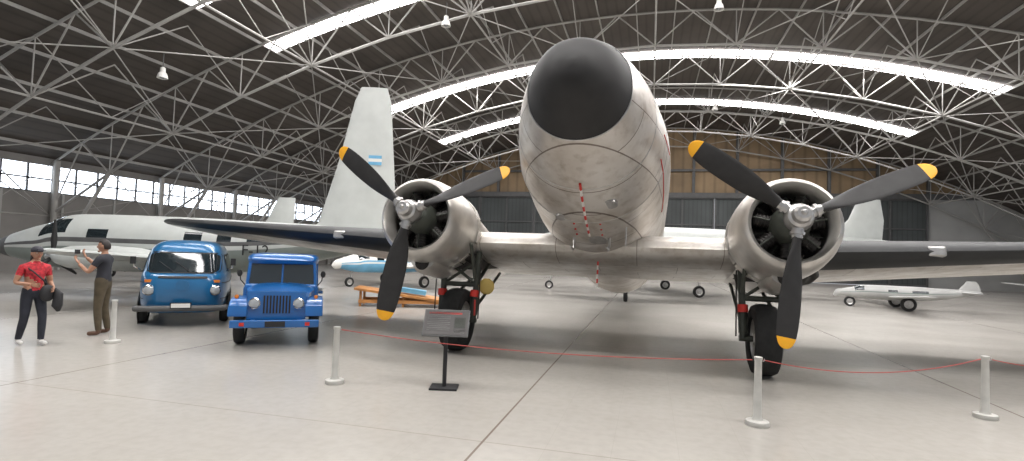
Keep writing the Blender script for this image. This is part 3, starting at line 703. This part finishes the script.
# ------------------------------------------------------------------ people
M_skin=pmat('skin',(.36,.19,.12),.5,0,.06,8); M_hair=pmat('dark_hair',(.02,.014,.012),.6)
M_eye=pmat('eye',(.75,.75,.73),.2); M_lip=pmat('lips',(.30,.09,.07),.5)
def person(name,loc,phi,sc,J,shirt,trous,shoe,cap=None,longhair=False,hands=()):
    E=empty(name,loc,(0,0,R(phi))); E.scale=(sc,sc,sc)
    keys=list(J['p'].keys()); idx={k:i for i,k in enumerate(keys)}
    me=bpy.data.meshes.new('body'); me.from_pydata([J['p'][k][0] for k in keys],[(idx[a],idx[b]) for a,b,_ in J['e']],[])
    ob=bpy.data.objects.new('body',me); bpy.context.scene.collection.objects.link(ob)
    sm=ob.modifiers.new('s','SKIN'); sm.use_smooth_shade=True
    for i,k in enumerate(keys):
        r=J['p'][k][1]; me.skin_vertices[0].data[i].radius=r if isinstance(r,tuple) else (r,r)
    me.skin_vertices[0].data[idx['pelvis']].use_root=True
    ss=ob.modifiers.new('u','SUBSURF'); ss.levels=2; ss.render_levels=2
    dg=bpy.context.evaluated_depsgraph_get(); nm=bpy.data.meshes.new_from_object(ob.evaluated_get(dg))
    ob.modifiers.clear(); ob.data=nm
    nm.materials.clear()
    mats=[shirt,trous,M_skin,shoe]
    for mt in mats: nm.materials.append(mt)
    segs=[(Vector(J['p'][a][0]),Vector(J['p'][b][0]),l) for a,b,l in J['e']]
    for f in nm.polygons:
        c=f.center; best=9;lab=0
        for a,b,l in segs:
            d=b-a; t=max(0,min(1,(c-a).dot(d)/d.length_squared)); q=(c-(a+d*t)).length
            if q<best: best=q;lab=l
        f.material_index=lab; f.use_smooth=True
    ob.parent=E
    m=MB(); hc=Vector((0,-.025,1.615))
    def hf(p):
        w=1-.28*max(0,-p.z)**1.5
        return Vector((p.x*w,p.y*(1-.12*max(0,-p.z)),p.z))
    m.ball(hc,(.077,.098,.118),0,16,fn=hf)
    m.ball(hc+Vector((0,-.098,-.015)),(.014,.02,.022),0,8)
    m.ball(hc+Vector((0,-.075,-.095)),(.03,.022,.022),0,8)
    for sg in(-1,1):
        m.ball(hc+Vector((sg*.030,-.086,.012)),(.014,.008,.008),1,8); m.ball(hc+Vector((sg*.030,-.093,.012)),(.006,.004,.006),3,6)
        m.ball(hc+Vector((sg*.032,-.088,.032)),(.018,.008,.004),3,6)
        m.ball(hc+Vector((sg*.078,.005,-.005)),(.012,.022,.032),0,8)
    m.ball(hc+Vector((0,-.088,-.055)),(.024,.008,.007),2,8)
    rings=[]
    n=16
    for i in range(1,13):
        t=math.pi*i/n; ring=[]
        for j in range(32):
            a=2*math.pi*j/32; p=Vector((math.sin(t)*math.cos(a),math.sin(t)*math.sin(a),math.cos(t)))
            lim=-.45 if p.y>-.1 else .48
            if not longhair and abs(p.x)>.6 and p.y<.3: lim=max(lim,.05)
            z=max(p.z,lim) if not(longhair and p.y>0) else p.z
            s=1.10 if z==p.z else .93
            ring.append(hc+Vector((p.x*.077*s,p.y*.098*s,z*.118*1.09)))
        rings.append(ring)
    m.loft(rings,3)
    if longhair: m.ball(hc+Vector((0,.075,-.09)),(.06,.045,.11),3,10)
    if cap:
        m.ball(hc+Vector((0,.0,.06)),(.086,.106,.075),4,12); m.box(hc+Vector((0,-.125,.055)),(.12,.09,.012),4)
    ms=[M_skin,M_eye,M_lip,M_hair]+([cap] if cap else [])
    m.obj('head',ms,E,ang=80)
    m=MB()
    for(w,d,up,side) in hands:
        w=Vector(w);d=Vector(d).normalized();s=Vector(side).normalized(); nrm=d.cross(s).normalized(); s=nrm.cross(d)
        Mx=Matrix(((s.x,nrm.x,d.x,w.x),(s.y,nrm.y,d.y,w.y),(s.z,nrm.z,d.z,w.z),(0,0,0,1)))
        m.ball((0,0,.045),(.040,.017,.052),0,10,M=Mx)
        for k,(x,l) in enumerate(((-.03,.065),(-.010,.078),(.011,.073),(.031,.058))):
            m.tube([(x,0,.075),(x*1.1,.006,.085+l*.4),(x*1.12,.022,.085+l*.75),(x*1.1,.042,.082+l*.92)],[.0095,.009,.008,.006],8,0,M=Mx)
        m.tube([(-.03*up,0,.02),(-.055*up,.010,.045),(-.062*up,.022,.075)],[.012,.010,.007],8,0,M=Mx)
    m.obj('hands',[M_skin],E,ang=80)
    return E
def skel(legL,legR,armL,armR):
    p={'pelvis':((0,0,.95),(.155,.12)),'waist':((0,0,1.08),(.135,.11)),'chest':((0,0,1.25),(.16,.125)),'uch':((0,.005,1.38),(.13,.10)),'neck':((0,0,1.47),.056),'hb':((0,-.015,1.56),.05)}
    e=[('pelvis','waist',0),('waist','chest',0),('chest','uch',0),('uch','neck',0),('neck','hb',2)]
    for nm,l in(('L',legL),('R',legR)):
        p['h'+nm]=(l[0],.105); p['k'+nm]=(l[1],.068); p['c'+nm]=(tuple(l[1][i]*.6+l[2][i]*.4 for i in range(3)),.066); p['a'+nm]=(l[2],.050); p['s'+nm]=(tuple(l[2][i]+(0,0,-.05)[i] for i in range(3)),.045); p['t'+nm]=(l[3],.038)
        e+=[('pelvis','h'+nm,1),('h'+nm,'k'+nm,1),('k'+nm,'c'+nm,1),('c'+nm,'a'+nm,1),('a'+nm,'s'+nm,3),('s'+nm,'t'+nm,3)]
    for nm,l in(('L',armL),('R',armR)):
        p['u'+nm]=(l[0],.066); mid=tuple((l[0][i]+l[1][i])/2 for i in range(3)); p['m'+nm]=(mid,.054); p['e'+nm]=(l[1],.042); p['w'+nm]=(l[2],.029)
        e+=[('uch','u'+nm,0),('u'+nm,'m'+nm,0),('m'+nm,'e'+nm,2),('e'+nm,'w'+nm,2)]
    return {'p':p,'e':e}
M_char=pmat('charcoal_shirt',(.022,.023,.030),.9,0,.2,10); M_khaki=pmat('olive_trousers',(.075,.058,.034),.85,0,.2,10)
M_redS=pmat('red_floral_shirt',(.40,.02,.03),.8,0,.6,22); M_jean=pmat('dark_jeans',(.020,.022,.032),.85,0,.2,10)
M_brn=pmat('brown_shoes',(.10,.05,.03),.6); M_wsh=pmat('white_shoes',(.6,.58,.56),.6); M_capm=pmat('dark_cap',(.03,.03,.04),.7); M_bag=pmat('black_bag',(.015,.015,.017),.7)
sk=skel([(.09,0,.90),(.11,-.02,.49),(.12,.02,.10),(.14,-.15,.042)],[(-.09,0,.90),(-.12,-.01,.49),(-.15,.05,.10),(-.18,-.11,.042)],
        [(.20,0,1.38),(.27,-.13,1.14),(.20,-.32,1.30)],[(-.20,0,1.38),(-.23,-.18,1.20),(-.13,-.36,1.40)])
E=person('man',(-9.97,8.0,0),-62,1.03,sk,M_char,M_khaki,M_brn,hands=[((.20,-.32,1.30),(-.2,-.6,.75),1,(1,0,.3)),((-.13,-.36,1.40),(.1,-.45,.9),-1,(1,.1,0))])
m=MB(); m.box((.0,-.44,1.50),(.16,.015,.08)); m.obj('phone',M_bag,E,smooth=False)
sk=skel([(.09,0,.90),(.11,-.10,.50),(.11,-.10,.10),(.13,-.26,.042)],[(-.09,0,.90),(-.10,.02,.48),(-.11,.16,.11),(-.12,.0,.042)],
        [(.18,0,1.37),(.25,.03,1.09),(.20,-.20,1.02)],[(-.18,0,1.37),(-.26,.02,1.10),(-.12,-.20,1.08)])
E=person('woman',(-9.92,6.78,0),78,.94,sk,M_redS,M_jean,M_wsh,cap=M_capm,longhair=True,hands=[((.20,-.20,1.02),(-.3,-.9,-.3),1,(0,.2,1)),((-.12,-.20,1.08),(.6,-.7,-.1),-1,(0,.2,1))])
m=MB()
m.tube([(-.17,-.02,1.40),(-.08,-.145,1.30),(.06,-.17,1.15),(.17,-.12,1.02),(.2,0,.95)],.014,8)
m.ball((.12,-.20,.92),(.12,.07,.15),0,12)
m.tube([(.20,-.24,1.0),(.25,-.28,.90),(.24,-.28,.70),(.27,-.26,.6)],[.03,.07,.08,.03],10)
m.obj('shoulder_bag_and_jacket',M_bag,E)

# ------------------------------------------------------------------ light, world, camera
w=bpy.data.worlds.new('daylight'); bpy.context.scene.world=w; w.use_nodes=True
bg=w.node_tree.nodes['Background']; bg.inputs[0].default_value=(.92,.95,1,1); bg.inputs[1].default_value=.55
for k,(y,pw) in enumerate([(4,3300),(18.5,3400),(36,3400)]):
    l=bpy.data.lights.new('skylight_daylight','AREA'); l.shape='RECTANGLE'; l.size=34; l.size_y=1.2; l.energy=pw; l.color=(1,.98,.95)
    o=bpy.data.objects.new('skylight_daylight',l); bpy.context.scene.collection.objects.link(o); o.location=(0,y,zb(0)-.2)
bpy.context.scene.view_settings.view_transform='Standard'
cd=bpy.data.cameras.new('camera'); cam=bpy.data.objects.new('camera',cd); bpy.context.scene.collection.objects.link(cam)
cd.sensor_width=36; cd.lens=36*540/1024; cd.clip_end=300; cd.clip_start=.05
cam.matrix_world=Matrix.Translation((0,0,1.8))@Matrix.Rotation(R(14.4),4,'Z')@Matrix.Rotation(R(92.4),4,'X')@Matrix.Rotation(R(2.0),4,'Z')
bpy.context.scene.camera=cam
